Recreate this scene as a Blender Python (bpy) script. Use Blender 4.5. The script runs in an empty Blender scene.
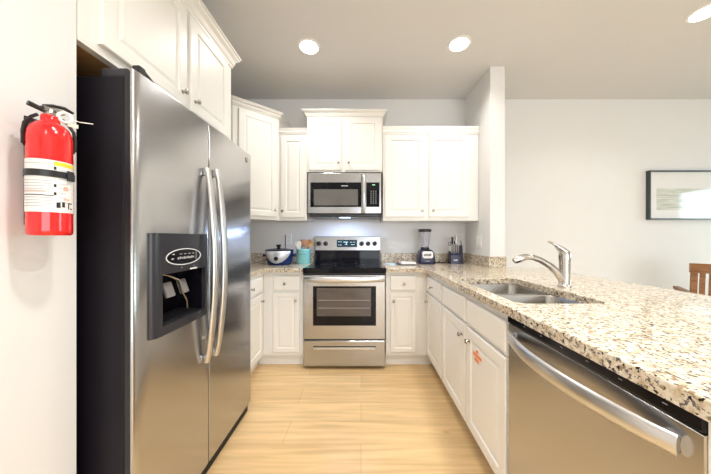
import bpy, bmesh, math, random
from mathutils import Vector, Matrix
PI = math.pi
random.seed(4)
S = bpy.context.scene
COL = S.collection

# ------------------------------------------------------------------ camera
CAMH = 1.185
cam_d = bpy.data.cameras.new('camera'); cam = bpy.data.objects.new('camera', cam_d); COL.objects.link(cam)
cam.location = (0, 0, CAMH); cam.rotation_euler = (PI/2, 0, 0)
cam_d.sensor_width = 36; cam_d.lens = 253*36/711
cam_d.shift_x = -(361-355.5)/711; cam_d.shift_y = (238-237)/711
cam_d.clip_start = 0.02
S.camera = cam
# ------------------------------------------------------------------ world / view
w = bpy.data.worlds.new('world'); S.world = w; w.use_nodes = True
w.node_tree.nodes['Background'].inputs[0].default_value = (0.80, 0.92, 1.0, 1)
w.node_tree.nodes['Background'].inputs[1].default_value = 3.0
S.view_settings.view_transform = 'Standard'; S.view_settings.look = 'None'
S.view_settings.gamma = 1; S.view_settings.use_curve_mapping = False
S.view_settings.exposure = -0.57
# ------------------------------------------------------------------ large lights: daylight at the side window, added fill at the rear
def area(name, loc, rot, sx, sy, power, col, shape='RECTANGLE', spread=PI):
    l = bpy.data.lights.new(name, 'AREA'); l.shape = shape; l.size = sx; l.size_y = sy
    l.energy = power; l.color = col; l.spread = spread
    o = bpy.data.objects.new(name, l); COL.objects.link(o); o.location = loc; o.rotation_euler = rot
    return o
area('added_rear_daylight', (2.0, -3.56, 1.25), (PI/2, 0, 0), 4.2, 2.1, 150, (0.95, 0.97, 1.0))  # added frontal fill, placed at an unseen rear window
area('daylight_side_window', (5.74, 1.85, 1.4), (0, PI/2, 0), 1.2, 1.4, 65, (0.66, 0.95, 1.0))
CAN_POWER = 10.5; CAN_COL = (1.0, 0.975, 0.95); CAN_SPREAD = math.radians(135)

# ------------------------------------------------------------------ materials
def new_mat(name):
    m = bpy.data.materials.new(name); m.use_nodes = True
    return m, m.node_tree, m.node_tree.nodes['Principled BSDF']
def mat(name, col, rough=0.5, metal=0.0, var=0.03, vscale=6, bump=0.0, bscale=60, spec=0.5, trans=0.0, emis=None, es=0, coat=0.0, stretch=(1,1,1)):
    m, nt, b = new_mat(name); N = nt.nodes.new; L = nt.links.new
    tc = N('ShaderNodeTexCoord'); mp = N('ShaderNodeMapping'); mp.inputs['Scale'].default_value = stretch
    L(tc.outputs['Object'], mp.inputs[0])
    nz = N('ShaderNodeTexNoise'); nz.inputs['Scale'].default_value = vscale; nz.inputs['Detail'].default_value = 3
    L(mp.outputs[0], nz.inputs['Vector'])
    mx = N('ShaderNodeMix'); mx.data_type = 'RGBA'
    c = Vector(col)
    mx.inputs[6].default_value = (*(c*(1-var)), 1); mx.inputs[7].default_value = (*[min(1, v*(1+var)) for v in c], 1)
    L(nz.outputs[0], mx.inputs[0]); L(mx.outputs[2], b.inputs['Base Color'])
    b.inputs['Roughness'].default_value = rough; b.inputs['Metallic'].default_value = metal
    b.inputs['Specular IOR Level'].default_value = spec
    b.inputs['Transmission Weight'].default_value = trans
    b.inputs['Coat Weight'].default_value = coat
    if emis: b.inputs['Emission Color'].default_value = (*emis, 1); b.inputs['Emission Strength'].default_value = es
    if bump:
        n2 = N('ShaderNodeTexNoise'); n2.inputs['Scale'].default_value = bscale; L(mp.outputs[0], n2.inputs['Vector'])
        bp = N('ShaderNodeBump'); bp.inputs['Strength'].default_value = bump; bp.inputs['Distance'].default_value = 0.002
        L(n2.outputs[0], bp.inputs['Height']); L(bp.outputs[0], b.inputs['Normal'])
    return m
def steel(name, col, rough, stretch, bump=0.06, var=0.05):
    m, nt, b = new_mat(name); N = nt.nodes.new; L = nt.links.new
    tc = N('ShaderNodeTexCoord'); mp = N('ShaderNodeMapping'); mp.inputs['Scale'].default_value = stretch
    L(tc.outputs['Object'], mp.inputs[0])
    nz = N('ShaderNodeTexNoise'); nz.inputs['Scale'].default_value = 3; nz.inputs['Detail'].default_value = 2
    L(mp.outputs[0], nz.inputs['Vector'])
    mr = N('ShaderNodeMapRange'); mr.inputs[3].default_value = rough*0.9; mr.inputs[4].default_value = rough*1.12
    L(nz.outputs[0], mr.inputs[0]); L(mr.outputs[0], b.inputs['Roughness'])
    mx = N('ShaderNodeMix'); mx.data_type = 'RGBA'; c = Vector(col)
    mx.inputs[6].default_value = (*(c*(1-var)), 1); mx.inputs[7].default_value = (*(c*(1+var)), 1)
    L(nz.outputs[0], mx.inputs[0]); L(mx.outputs[2], b.inputs['Base Color'])
    b.inputs['Metallic'].default_value = 1.0
    return m
def granite(name):
    m, nt, b = new_mat(name); N = nt.nodes.new; L = nt.links.new
    tc = N('ShaderNodeTexCoord')
    def noise(scale, det=4, rough=0.6):
        n = N('ShaderNodeTexNoise'); n.inputs['Scale'].default_value = scale; n.inputs['Detail'].default_value = det
        n.inputs['Roughness'].default_value = rough; L(tc.outputs['Object'], n.inputs['Vector']); return n
    def ramp(src, stops):
        r = N('ShaderNodeValToRGB'); e = r.color_ramp.elements
        e[0].position, e[0].color = stops[0][0], (*stops[0][1], 1)
        e[1].position, e[1].color = stops[-1][0], (*stops[-1][1], 1)
        for p, c in stops[1:-1]:
            q = e.new(p); q.color = (*c, 1)
        L(src, r.inputs[0]); return r
    base = ramp(noise(48, 4, 0.65).outputs[0], [(0.30, (0.36, 0.26, 0.15)), (0.41, (0.58, 0.47, 0.33)), (0.52, (0.70, 0.62, 0.49)), (0.70, (0.80, 0.75, 0.66))])
    def over(prev, scale, lo, hi, col, det=3):
        msk = ramp(noise(scale, det, 0.55).outputs[0], [(lo, (0, 0, 0)), (hi, (1, 1, 1))])
        mx = N('ShaderNodeMix'); mx.data_type = 'RGBA'; L(msk.outputs[0], mx.inputs[0]); L(prev, mx.inputs[6])
        mx.inputs[7].default_value = (*col, 1); return mx.outputs[2]
    c = over(base.outputs[0], 66, 0.57, 0.63, (0.30, 0.21, 0.12))
    c = over(c, 84, 0.59, 0.635, (0.16, 0.14, 0.13))
    c = over(c, 102, 0.59, 0.625, (0.022, 0.018, 0.016))
    L(c, b.inputs['Base Color']); b.inputs['Roughness'].default_value = 0.09
    return m
def floor_mat(name):
    m, nt, b = new_mat(name); N = nt.nodes.new; L = nt.links.new
    tc = N('ShaderNodeTexCoord')
    br = N('ShaderNodeTexBrick'); br.offset = 0.37; br.inputs['Scale'].default_value = 1
    br.inputs['Brick Width'].default_value = 1.22; br.inputs['Row Height'].default_value = 0.182
    br.inputs['Mortar Size'].default_value = 0.0012; br.inputs['Mortar Smooth'].default_value = 0.3
    br.inputs['Color1'].default_value = (0.66, 0.465, 0.24, 1); br.inputs['Color2'].default_value = (0.76, 0.575, 0.33, 1)
    br.inputs['Mortar'].default_value = (0.42, 0.25, 0.11, 1)
    L(tc.outputs['Object'], br.inputs['Vector'])
    mp = N('ShaderNodeMapping'); mp.inputs['Scale'].default_value = (0.9, 14, 1); L(tc.outputs['Object'], mp.inputs[0])
    nz = N('ShaderNodeTexNoise'); nz.inputs['Scale'].default_value = 2.2; nz.inputs['Detail'].default_value = 7
    nz.inputs['Distortion'].default_value = 0.4; L(mp.outputs[0], nz.inputs['Vector'])
    rp = N('ShaderNodeValToRGB'); e = rp.color_ramp.elements
    e[0].position, e[0].color = 0.33, (0.82, 0.76, 0.68, 1); e[1].position, e[1].color = 0.68, (1.16, 1.12, 1.06, 1)
    L(nz.outputs[0], rp.inputs[0])
    mx = N('ShaderNodeMix'); mx.data_type = 'RGBA'; mx.blend_type = 'MULTIPLY'; mx.inputs[0].default_value = 0.8
    L(br.outputs[0], mx.inputs[6]); L(rp.outputs[0], mx.inputs[7])
    # scattered knots
    mk = N('ShaderNodeMapping'); mk.inputs['Scale'].default_value = (1.6, 4.2, 1); L(tc.outputs['Object'], mk.inputs[0])
    vo = N('ShaderNodeTexVoronoi'); vo.inputs['Scale'].default_value = 0.9; L(mk.outputs[0], vo.inputs['Vector'])
    rk = N('ShaderNodeValToRGB'); e = rk.color_ramp.elements
    e[0].position, e[0].color = 0.015, (0.55, 0.42, 0.3, 1); e[1].position, e[1].color = 0.06, (1, 1, 1, 1)
    L(vo.outputs['Distance'], rk.inputs[0])
    m2 = N('ShaderNodeMix'); m2.data_type = 'RGBA'; m2.blend_type = 'MULTIPLY'; m2.inputs[0].default_value = 0.7
    L(mx.outputs[2], m2.inputs[6]); L(rk.outputs[0], m2.inputs[7])
    L(m2.outputs[2], b.inputs['Base Color']); b.inputs['Roughness'].default_value = 0.33
    return m
def wood(name, c1, c2, stretch, rough=0.45):
    m, nt, b = new_mat(name); N = nt.nodes.new; L = nt.links.new
    tc = N('ShaderNodeTexCoord'); mp = N('ShaderNodeMapping'); mp.inputs['Scale'].default_value = stretch; L(tc.outputs['Object'], mp.inputs[0])
    nz = N('ShaderNodeTexNoise'); nz.inputs['Scale'].default_value = 4; nz.inputs['Detail'].default_value = 6; L(mp.outputs[0], nz.inputs['Vector'])
    rp = N('ShaderNodeValToRGB'); e = rp.color_ramp.elements
    e[0].position, e[0].color = 0.3, (*c1, 1); e[1].position, e[1].color = 0.7, (*c2, 1)
    L(nz.outputs[0], rp.inputs[0]); L(rp.outputs[0], b.inputs['Base Color']); b.inputs['Roughness'].default_value = rough
    return m
def art_mat(name):
    m, nt, b = new_mat(name); N = nt.nodes.new; L = nt.links.new
    tc = N('ShaderNodeTexCoord'); mp = N('ShaderNodeMapping'); mp.inputs['Scale'].default_value = (3, 1, 40); L(tc.outputs['Object'], mp.inputs[0])
    nz = N('ShaderNodeTexNoise'); nz.inputs['Scale'].default_value = 1.5; L(mp.outputs[0], nz.inputs['Vector'])
    rp = N('ShaderNodeValToRGB'); e = rp.color_ramp.elements
    e[0].position, e[0].color = 0.35, (0.45, 0.50, 0.46, 1); e[1].position, e[1].color = 0.65, (0.74, 0.74, 0.68, 1)
    L(nz.outputs[0], rp.inputs[0]); L(rp.outputs[0], b.inputs['Base Color']); b.inputs['Roughness'].default_value = 0.08; b.inputs['Coat Weight'].default_value = 0.6
    return m

M = {}
M['cab'] = mat('cabinet_paint', (0.84, 0.82, 0.775), 0.35, var=0.012, vscale=3)
M['wall'] = mat('wall_paint', (0.765, 0.757, 0.745), 0.75, var=0.012, bump=0.08, bscale=220)
M['ceil'] = mat('ceiling_paint', (0.70, 0.69, 0.68), 0.85, var=0.01, bump=0.08, bscale=200)
M['floor'] = floor_mat('oak_planks')
M['granite'] = granite('speckled_granite')
M['steel'] = steel('brushed_steel', (0.49, 0.49, 0.495), 0.22, (0.7, 0.7, 4), var=0.015)
M['steelh'] = steel('brushed_steel_rows', (0.46, 0.465, 0.475), 0.22, (0.7, 0.7, 4), var=0.015)
M['satin'] = steel('satin_steel', (0.66, 0.655, 0.65), 0.30, (8, 8, 8), bump=0.01)
M['sink'] = steel('sink_steel', (0.36, 0.345, 0.32), 0.25, (6, 3, 3))
M['chrome'] = steel('brushed_nickel', (0.55, 0.53, 0.50), 0.16, (5, 5, 5), bump=0.0)
M['nickel'] = steel('dark_nickel', (0.42, 0.39, 0.35), 0.22, (5, 5, 5), bump=0.0)
M['blackside'] = mat('black_textured_panel', (0.010, 0.008, 0.012), 0.45, spec=0.22, var=0.1, bump=0.25, bscale=400)
M['black'] = mat('black_plastic', (0.012, 0.012, 0.014), 0.35, var=0.1)
M['blackglass'] = mat('black_glass', (0.005, 0.005, 0.008), 0.05, var=0.05, spec=0.22)
M['gloss'] = mat('gloss_black', (0.006, 0.005, 0.008), 0.12, var=0.05, spec=0.3)
M['greyplastic'] = mat('dark_grey_plastic', (0.022, 0.022, 0.028), 0.30, var=0.06)
M['paddle'] = mat('pale_grey_plastic', (0.26, 0.25, 0.25), 0.35)
M['white'] = mat('white_plastic', (0.84, 0.83, 0.80), 0.35)
M['ringmark'] = mat('burner_ring_print', (0.05, 0.05, 0.055), 0.3)
M['whitemark'] = mat('white_print', (0.75, 0.77, 0.78), 0.4)
M['greymark'] = mat('grey_print', (0.42, 0.42, 0.43), 0.5)
M['window_dark'] = mat('oven_window_glass', (0.10, 0.085, 0.08), 0.06, var=0.3, vscale=4, stretch=(1, 1, 6))
M['micro_window'] = mat('microwave_mesh_window', (0.14, 0.135, 0.13), 0.10, var=0.1)
M['display'] = mat('display_glass', (0.015, 0.03, 0.04), 0.08, var=0.1)
M['led'] = mat('lit_digits', (0.3, 0.5, 0.5), 0.4, emis=(0.55, 0.85, 0.95), es=1.2)
M['greenled'] = mat('green_digits', (0.2, 0.5, 0.3), 0.4, emis=(0.3, 0.9, 0.5), es=0.9)
M['red'] = mat('red_enamel', (0.78, 0.012, 0.012), 0.16, var=0.04, coat=0.4)
M['label'] = mat('paper_label', (0.80, 0.78, 0.76), 0.4)
M['yellow'] = mat('yellow_print', (0.85, 0.65, 0.03), 0.4)
M['orange'] = mat('orange_print', (0.80, 0.22, 0.06), 0.5)
M['peach'] = mat('faded_red_print', (0.80, 0.42, 0.34), 0.5)
M['tag'] = mat('cream_tag', (0.75, 0.66, 0.54), 0.5)
M['teal'] = mat('teal_glaze', (0.28, 0.66, 0.66), 0.25, var=0.06)
M['tealdark'] = mat('dark_teal_line', (0.08, 0.22, 0.25), 0.4)
M['navy'] = mat('navy_plastic', (0.008, 0.009, 0.045), 0.25, var=0.1)
M['blue'] = mat('blue_metallic', (0.012, 0.035, 0.16), 0.22, metal=0.5)
M['silverpaint'] = mat('silver_paint', (0.66, 0.68, 0.72), 0.35, metal=0.35)
M['navywood'] = mat('dark_stained_block', (0.014, 0.009, 0.026), 0.35, var=0.15)
M['clear'] = mat('clear_jar', (0.93, 0.93, 0.97), 0.03, trans=1.0, var=0.005)
M['lidglass'] = mat('smoked_lid_glass', (0.015, 0.02, 0.04), 0.08)
M['spoonwood'] = wood('spoon_wood', (0.42, 0.22, 0.08), (0.66, 0.40, 0.17), (9, 9, 2))
M['spoonwood2'] = wood('red_spoon_wood', (0.42, 0.20, 0.12), (0.62, 0.34, 0.22), (9, 9, 2))
M['greysil'] = mat('grey_silicone', (0.25, 0.23, 0.22), 0.5)
M['chairwood'] = wood('chair_wood', (0.16, 0.065, 0.022), (0.30, 0.135, 0.05), (3, 3, 12))
M['rawwood'] = wood('raw_plywood', (0.42, 0.23, 0.09), (0.55, 0.31, 0.13), (3, 14, 3), 0.7)
M['paper'] = mat('white_paper', (0.86, 0.85, 0.82), 0.6)
M['bluepaper'] = mat('pale_blue_paper', (0.55, 0.74, 0.82), 0.5)
M['slate'] = mat('slate_frame', (0.045, 0.06, 0.065), 0.35)
M['mat'] = mat('picture_mat', (0.80, 0.80, 0.79), 0.08, coat=0.6)
M['art'] = art_mat('art_wash')
M['pglass'] = mat('picture_glass', (1, 1, 1), 0.01, trans=1.0, var=0.0)
M['lamp'] = mat('lamp_lens', (0.9, 0.9, 0.85), 0.5, emis=(1.0, 0.96, 0.88), es=16)
M['blind'] = mat('blind_slat', (0.82, 0.86, 0.86), 0.5)

# ------------------------------------------------------------------ mesh builder
class B:
    def __init__(s): s.bm = bmesh.new()
    def _q(s, vs): return [s.bm.verts.new(v) for v in vs]
    def box(s, x0, x1, y0, y1, z0, z1, bev=0.0, seg=2):
        t = bmesh.new(); bmesh.ops.create_cube(t, size=1)
        for v in t.verts:
            v.co = Vector(((x0+x1)/2+v.co.x*(x1-x0), (y0+y1)/2+v.co.y*(y1-y0), (z0+z1)/2+v.co.z*(z1-z0)))
        if bev: bmesh.ops.bevel(t, geom=t.edges[:], offset=bev, segments=seg, affect='EDGES', profile=0.5)
        return s.merge(t)
    def merge(s, t, mtx=None):
        if mtx: bmesh.ops.transform(t, matrix=mtx, verts=t.verts[:])
        me = bpy.data.meshes.new('tmp'); t.to_mesh(me); t.free(); s.bm.from_mesh(me); bpy.data.meshes.remove(me); return s
    def obox(s, c, U, V, W, bev=0.0):
        """oriented box: centre c, half-vectors U, V, W"""
        t = bmesh.new(); bmesh.ops.create_cube(t, size=2)
        U, V, W = Vector(U), Vector(V), Vector(W)
        for v in t.verts: v.co = Vector(c)+U*v.co.x+V*v.co.y+W*v.co.z
        if bev: bmesh.ops.bevel(t, geom=t.edges[:], offset=bev, segments=2, affect='EDGES', profile=0.5)
        return s.merge(t)
    def loops(s, loops, cap0=True, cap1=True, closed=True):
        L = [s._q(l) for l in loops]; n = len(L[0])
        for a, b in zip(L, L[1:]):
            for i in range(n if closed else n-1):
                j = (i+1) % n
                try: s.bm.faces.new((a[i], a[j], b[j], b[i]))
                except ValueError: pass
        if cap0: s.bm.faces.new(L[0][::-1])
        if cap1: s.bm.faces.new(L[-1])
        return s
    def tube(s, pts, r, seg=12, flat=None):
        """swept tube; r number or list; flat=(ru_scale along side)"""
        P = [Vector(p) for p in pts]; n = len(P); R = r if isinstance(r, (list, tuple)) else [r]*n
        T = []
        for i in range(n):
            T.append((P[min(i+1, n-1)]-P[max(i-1, 0)]).normalized())
        ref = Vector((0, 0, 1)) if abs(T[0].z) < 0.9 else Vector((1, 0, 0))
        nrm = (ref - T[0]*ref.dot(T[0])).normalized(); LL = []
        for i in range(n):
            nrm = (nrm - T[i]*nrm.dot(T[i])).normalized(); bn = T[i].cross(nrm)
            fa, fb = flat or (1, 1)
            LL.append([P[i]+(nrm*math.cos(a)*fa+bn*math.sin(a)*fb)*R[i] for a in [2*PI*k/seg for k in range(seg)]])
        return s.loops(LL)
    def lathe(s, c, prof, axis=(0, 0, 1), seg=24, sx=1.0, sy=1.0, cap0=True, cap1=True):
        A = Vector(axis).normalized(); ref = Vector((1, 0, 0)) if abs(A.x) < 0.9 else Vector((0, 1, 0))
        U = (ref-A*ref.dot(A)).normalized(); V = A.cross(U); c = Vector(c)
        return s.loops([[c+A*h+(U*math.cos(a)*sx+V*math.sin(a)*sy)*max(r, 1e-4) for a in [2*PI*k/seg for k in range(seg)]] for r, h in prof], cap0, cap1)
    def prism(s, poly, z0, z1, bev=0.0, holes=()):
        t = bmesh.new(); es = []
        for lp in [poly, *holes]:
            vs = [t.verts.new((x, y, z0)) for x, y in lp]
            es += [t.edges.new((vs[i], vs[(i+1) % len(vs)])) for i in range(len(vs))]
        bmesh.ops.triangle_fill(t, edges=es, use_beauty=True, use_dissolve=False)
        r = bmesh.ops.extrude_face_region(t, geom=t.faces[:])
        for v in [g for g in r['geom'] if isinstance(g, bmesh.types.BMVert)]: v.co.z = z1
        bmesh.ops.recalc_face_normals(t, faces=t.faces[:])
        if bev:
            ed = [e for e in t.edges if len(e.link_faces) == 2 and abs(e.verts[0].co.z-z1) < 1e-6 and abs(e.verts[1].co.z-z1) < 1e-6 and e.calc_face_angle(0) > 1]
            bmesh.ops.bevel(t, geom=ed, offset=bev, segments=2, affect='EDGES', profile=0.5)
        return s.merge(t)
    def sweep(s, path, prof):
        """profile (out, z) along a plan path; out = right-hand side"""
        P = [Vector(p) for p in path]; n = len(P); LL = []
        for i in range(n):
            d0 = (P[i]-P[i-1]).normalized() if i else None; d1 = (P[i+1]-P[i]).normalized() if i < n-1 else None
            n0 = Vector((d0.y, -d0.x)) if d0 else None; n1 = Vector((d1.y, -d1.x)) if d1 else None
            if n0 and n1:
                m = (n0+n1).normalized(); m = m/m.dot(n0)
            else: m = n0 or n1
            LL.append([(P[i].x+m.x*o, P[i].y+m.y*o, z) for o, z in prof])
        return s.loops(LL)
    def build(s, name, m, parent=None, smooth=False, ang=40):
        bmesh.ops.recalc_face_normals(s.bm, faces=s.bm.faces[:])
        off = Vector((0, 0, 0)); p = parent
        while p is not None: off += Vector(p.location); p = p.parent
        if off.length: bmesh.ops.translate(s.bm, vec=-off, verts=s.bm.verts[:])
        me = bpy.data.meshes.new(name); s.bm.to_mesh(me); s.bm.free()
        o = bpy.data.objects.new(name, me); COL.objects.link(o)
        me.materials.append(M[m] if isinstance(m, str) else m)
        if parent is not None: o.parent = parent
        if smooth:
            me.polygons.foreach_set('use_smooth', [True]*len(me.polygons))
            me.set_sharp_from_angle(angle=math.radians(ang))
        return o
def tag(o, label, cat, group=None):
    o['label'] = label; o['category'] = cat
    if group: o['group'] = group
    return o
def thing(name, label, cat, loc, group=None):
    o = bpy.data.objects.new(name, None); COL.objects.link(o); o.location = loc; o.empty_display_size = 0.05
    return tag(o, label, cat, group)
def struct(b, name, m, parent=None):
    o = b.build(name, m, parent)
    if parent is None: o['kind'] = 'structure'
    return o
class F:
    """a face frame: origin, U along the width, N outward, Z up"""
    def __init__(s, o, U, N): s.o, s.U, s.N = Vector(o), Vector(U).normalized(), Vector(N).normalized()
    def __call__(s, u, v, w=0.0): return s.o+s.U*u+Vector((0, 0, v))+s.N*w
def rect(f, u0, u1, v0, v1, w): return [f(u0, v0, w), f(u1, v0, w), f(u1, v1, w), f(u0, v1, w)]
def fbox(b, f, u0, u1, v0, v1, w0, w1, bev=0.0):
    return b.obox(f((u0+u1)/2, (v0+v1)/2, (w0+w1)/2), f.U*(u1-u0)/2, Vector((0, 0, (v1-v0)/2)), f.N*(w1-w0)/2, bev)
def door(f, u0, u1, v0, v1, parent, knob=None, rail=0.055, name='door'):
    """raised-panel cabinet door"""
    R = [(0, 0.0), (0, 0.016), (0.003, 0.019), (rail-0.004, 0.019), (rail, 0.016), (rail+0.003, 0.0115), (rail+0.009, 0.0115), (rail+0.022, 0.0160), (rail+0.024, 0.0165)]
    b = B(); b.loops([rect(f, u0+i, u1-i, v0+i, v1-i, w) for i, w in R])
    d = b.build(name, 'cab', parent)
    if knob: knob_at(f, *knob, d)
    return d
def drawer(f, u0, u1, v0, v1, parent, knob=None, name='drawer'):
    R = [(0, 0.0), (0, 0.013), (0.004, 0.017), (0.009, 0.019)]
    b = B(); b.loops([rect(f, u0+i, u1-i, v0+i, v1-i, w) for i, w in R])
    d = b.build(name, 'cab', parent)
    if knob: knob_at(f, *knob, d)
    return d
def knob_at(f, u, v, parent):
    b = B(); b.lathe(f(u, v, 0.0192), [(0.009, 0), (0.009, 0.002), (0.0055, 0.004), (0.005, 0.013), (0.0105, 0.017), (0.0135, 0.0205), (0.012, 0.0245), (0.006, 0.0265)], axis=f.N, seg=14)
    return b.build('knob', 'nickel', parent, True)

# ------------------------------------------------------------------ the room
YB = 2.88; CEIL = 2.765; XL = -1.46; XS = 1.19; XS2 = 1.325; YS = 2.33; XR = 5.6; YR = -3.5; XN = -0.90; YN = 0.80
struct(B().box(XL-0.12, XR+0.12, YR-0.12, YB+0.12, -0.08, 0), 'floor', 'floor')
struct(B().box(XL-0.12, XR+0.12, YR-0.12, YB+0.12, CEIL, CEIL+0.08), 'ceiling', 'ceil')
struct(B().box(XL-0.12, XR+0.12, YB, YB+0.12, 0, CEIL), 'wall_back', 'wall')
struct(B().box(XL-0.12, XL, YN, YB, 0, CEIL), 'wall_left', 'wall')
struct(B().box(XL-0.12, XN, YR, YN, 0, CEIL), 'wall_near_left', 'wall')
struct(B().box(XS, XS2, YS, YB, 0, CEIL), 'wall_stub', 'wall')
# right wall with the window the picture glass mirrors
WY0, WY1, WZ0, WZ1 = 1.22, 2.45, 0.75, 2.02
b = B(); b.box(XR, XR+0.12, YR, WY0, 0, CEIL); b.box(XR, XR+0.12, WY1, YB, 0, CEIL)
b.box(XR, XR+0.12, WY0, WY1, 0, WZ0); b.box(XR, XR+0.12, WY0, WY1, WZ1, CEIL); struct(b, 'wall_right', 'wall')
b = B()
for a in ((WY0, WY0+0.05, WZ0, WZ1), (WY1-0.05, WY1, WZ0, WZ1), (WY0+0.05, WY1-0.05, WZ0, WZ0+0.05), (WY0+0.05, WY1-0.05, WZ1-0.05, WZ1)):
    b.box(XR+0.01, XR+0.07, *a)
win = struct(b, 'window_1', 'white')
b = B()
for k in range(26):
    z = WZ0+0.08+k*0.0445
    b.obox((XR+0.03, (WY0+WY1)/2, z), (0.0185, 0, 0.008), (0, (WY1-WY0)/2-0.055, 0), (0.0002, 0, -0.001))
b.build('blind', 'blind', win)
# rear wall; its unseen wide window is added to give flat frontal light
RX0, RX1, RZ1 = -0.1, 4.1, 2.3
b = B(); b.box(XN, RX0, YR-0.12, YR, 0, CEIL); b.box(RX1, XR, YR-0.12, YR, 0, CEIL); b.box(RX0, RX1, YR-0.12, YR, RZ1, CEIL)
b.box(RX0, RX1, YR-0.12, YR, 0, 0.2); struct(b, 'wall_rear', 'wall')
b = B()
for x in (RX0, RX0+1.38, RX0+2.76, RX1-0.06): b.box(x, x+0.06, YR-0.05, YR-0.005, 0.2, RZ1)
b.box(RX0+0.06, RX1-0.06, YR-0.045, YR-0.01, RZ1-0.06, RZ1); b.box(RX0+0.06, RX1-0.06, YR-0.045, YR-0.01, 0.2, 0.26)
struct(b, 'added_rear_window', 'white')

# ------------------------------------------------------------------ recessed ceiling lights
LAMPS = [(-0.43, 2.09, 'recessed ceiling light over the left side of the range aisle, nearer the refrigerator'),
         (0.80, 2.06, 'recessed ceiling light in front of the right-hand wall cabinets, near the stub wall'),
         (2.41, 1.77, 'recessed ceiling light over the dining side of the counter, cut by the frame')]
def can_light(x, y, label, power=CAN_POWER):
    t = thing('recessed_light', label, 'ceiling light', (x, y, CEIL), 'recessed ceiling lights')
    B().lathe((x, y, CEIL), [(0.074, -0.001), (0.074, -0.007), (0.092, -0.004), (0.094, -0.0003), (0.074, -0.001)], cap0=False, cap1=False, seg=32).build('trim_ring', 'white', t, True)
    B().lathe((x, y, CEIL), [(0.0735, -0.0005), (0.0735, -0.005), (0.05, -0.0065), (0.001, -0.007)], seg=32).build('lens', 'lamp', t, True)
    area('recessed_lamp_glow', (x, y, CEIL-0.012), (0, 0, 0), 0.14, 0.14, power, CAN_COL, 'DISK', CAN_SPREAD)
for x, y, l in LAMPS: can_light(x, y, l)
for x, y, l in ((0.05, 0.45, 'added unseen recessed light overhead, in the aisle between refrigerator and dishwasher'), (0.90, 0.40, 'added unseen recessed light above the near end of the peninsula'),
                (2.6, 0.10, 'added unseen recessed light above the dining floor behind the camera'), (0.3, -1.3, 'added unseen recessed light nearest the added rear window'), (2.4, -1.6, 'added unseen recessed light over the open floor by the added rear window')): can_light(x, y, l, 19 if x < 0.1 else 22)  # out-of-view cans added to brighten the foreground floor and near surfaces

# ------------------------------------------------------------------ wall cabinets
def crown(path, z0, z1, out, parent):
    h = z1-z0
    prof = [(0.001, z0), (0.008, z0), (0.010, z0+h*0.18), (0.016, z0+h*0.24), (out*0.45, z0+h*0.55), (out*0.8, z0+h*0.72), (out*0.84, z0+h*0.84), (out, z0+h*0.88), (out, z1), (0.001, z1)]
    return B().sweep(path, prof).build('crown_moulding', 'cab', parent)
# over the refrigerator
t = thing('wall_cabinet', 'white two-door cabinet with crown moulding above the steel refrigerator', 'cabinet', (-1.18, 1.28, 1.804), 'kitchen cabinets')
B().box(XL+0.004, XN, YN+0.003, 1.750, 1.826, 2.372).build('body', 'cab', t)
B().box(XL+0.03, XN-0.03, YN+0.02, 1.74, 1.816, 1.8255).build('underside', 'rawwood', t)
B().box(XN-0.028, XN, YN+0.003, 1.750, 1.816, 1.8255).build('bottom_rail', 'cab', t)
f = F((XN+0.0005, 0, 0), (0, 1, 0), (1, 0, 0))
door(f, 0.862, 1.284, 1.846, 2.345, t, (1.25, 1.908))
door(f, 1.312, 1.682, 1.846, 2.345, t, (1.345, 1.908))
crown([(XN, YN+0.003), (XN, 1.750), (XL+0.004, 1.750)], 2.36, 2.452, 0.050, t)
# diagonal corner
dp = [(XL+0.004, 2.27), (-1.15, 2.27), (-0.83, 2.56), (-0.83, YB-0.004), (XL+0.004, YB-0.004)]
t = thing('wall_cabinet', 'tall white diagonal corner wall cabinet behind the refrigerator', 'cabinet', (-1.15, 2.6, 1.364), 'kitchen cabinets')
B().prism(dp, 1.364, 2.40).build('body', 'cab', t)
f = F((-1.15, 2.27, 0), (0.32, 0.29, 0), (0.29, -0.32, 0)); f.o += f.N*0.0005
door(f, 0.045, 0.405, 1.395, 2.365, t, (0.38, 1.462))
crown([(XL+0.01, 2.27), (-1.15, 2.27), (-0.83, 2.56), (-0.83, YB-0.006)], 2.385, 2.442, 0.046, t)
# narrow
t = thing('wall_cabinet', 'narrow single-door white wall cabinet between the corner cabinet and the microwave', 'cabinet', (-0.688, 2.7, 1.362), 'kitchen cabinets')
B().box(-0.826, -0.549, 2.56, YB-0.004, 1.362, 2.245).build('body', 'cab', t)
ff = F((0, 2.5595, 0), (1, 0, 0), (0, -1, 0))
door(ff, -0.805, -0.566, 1.393, 2.210, t, (-0.784, 1.455))
crown([(-0.826, 2.56), (-0.549, 2.56)], 2.235, 2.292, 0.02, t)
# over the microwave
t = thing('wall_cabinet', 'short two-door white wall cabinet with crown directly above the microwave', 'cabinet', (-0.163, 2.7, 1.852), 'kitchen cabinets')
B().box(-0.545, 0.2175, 2.56, YB-0.004, 1.852, 2.43).build('body', 'cab', t)
door(ff, -0.522, -0.196, 1.868, 2.394, t, (-0.225, 1.935))
door(ff, -0.160, 0.193, 1.868, 2.394, t, (-0.122, 1.935))
crown([(-0.545, YB-0.006), (-0.545, 2.56), (0.2175, 2.56), (0.2175, YB-0.006)], 2.412, 2.468, 0.050, t)
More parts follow.
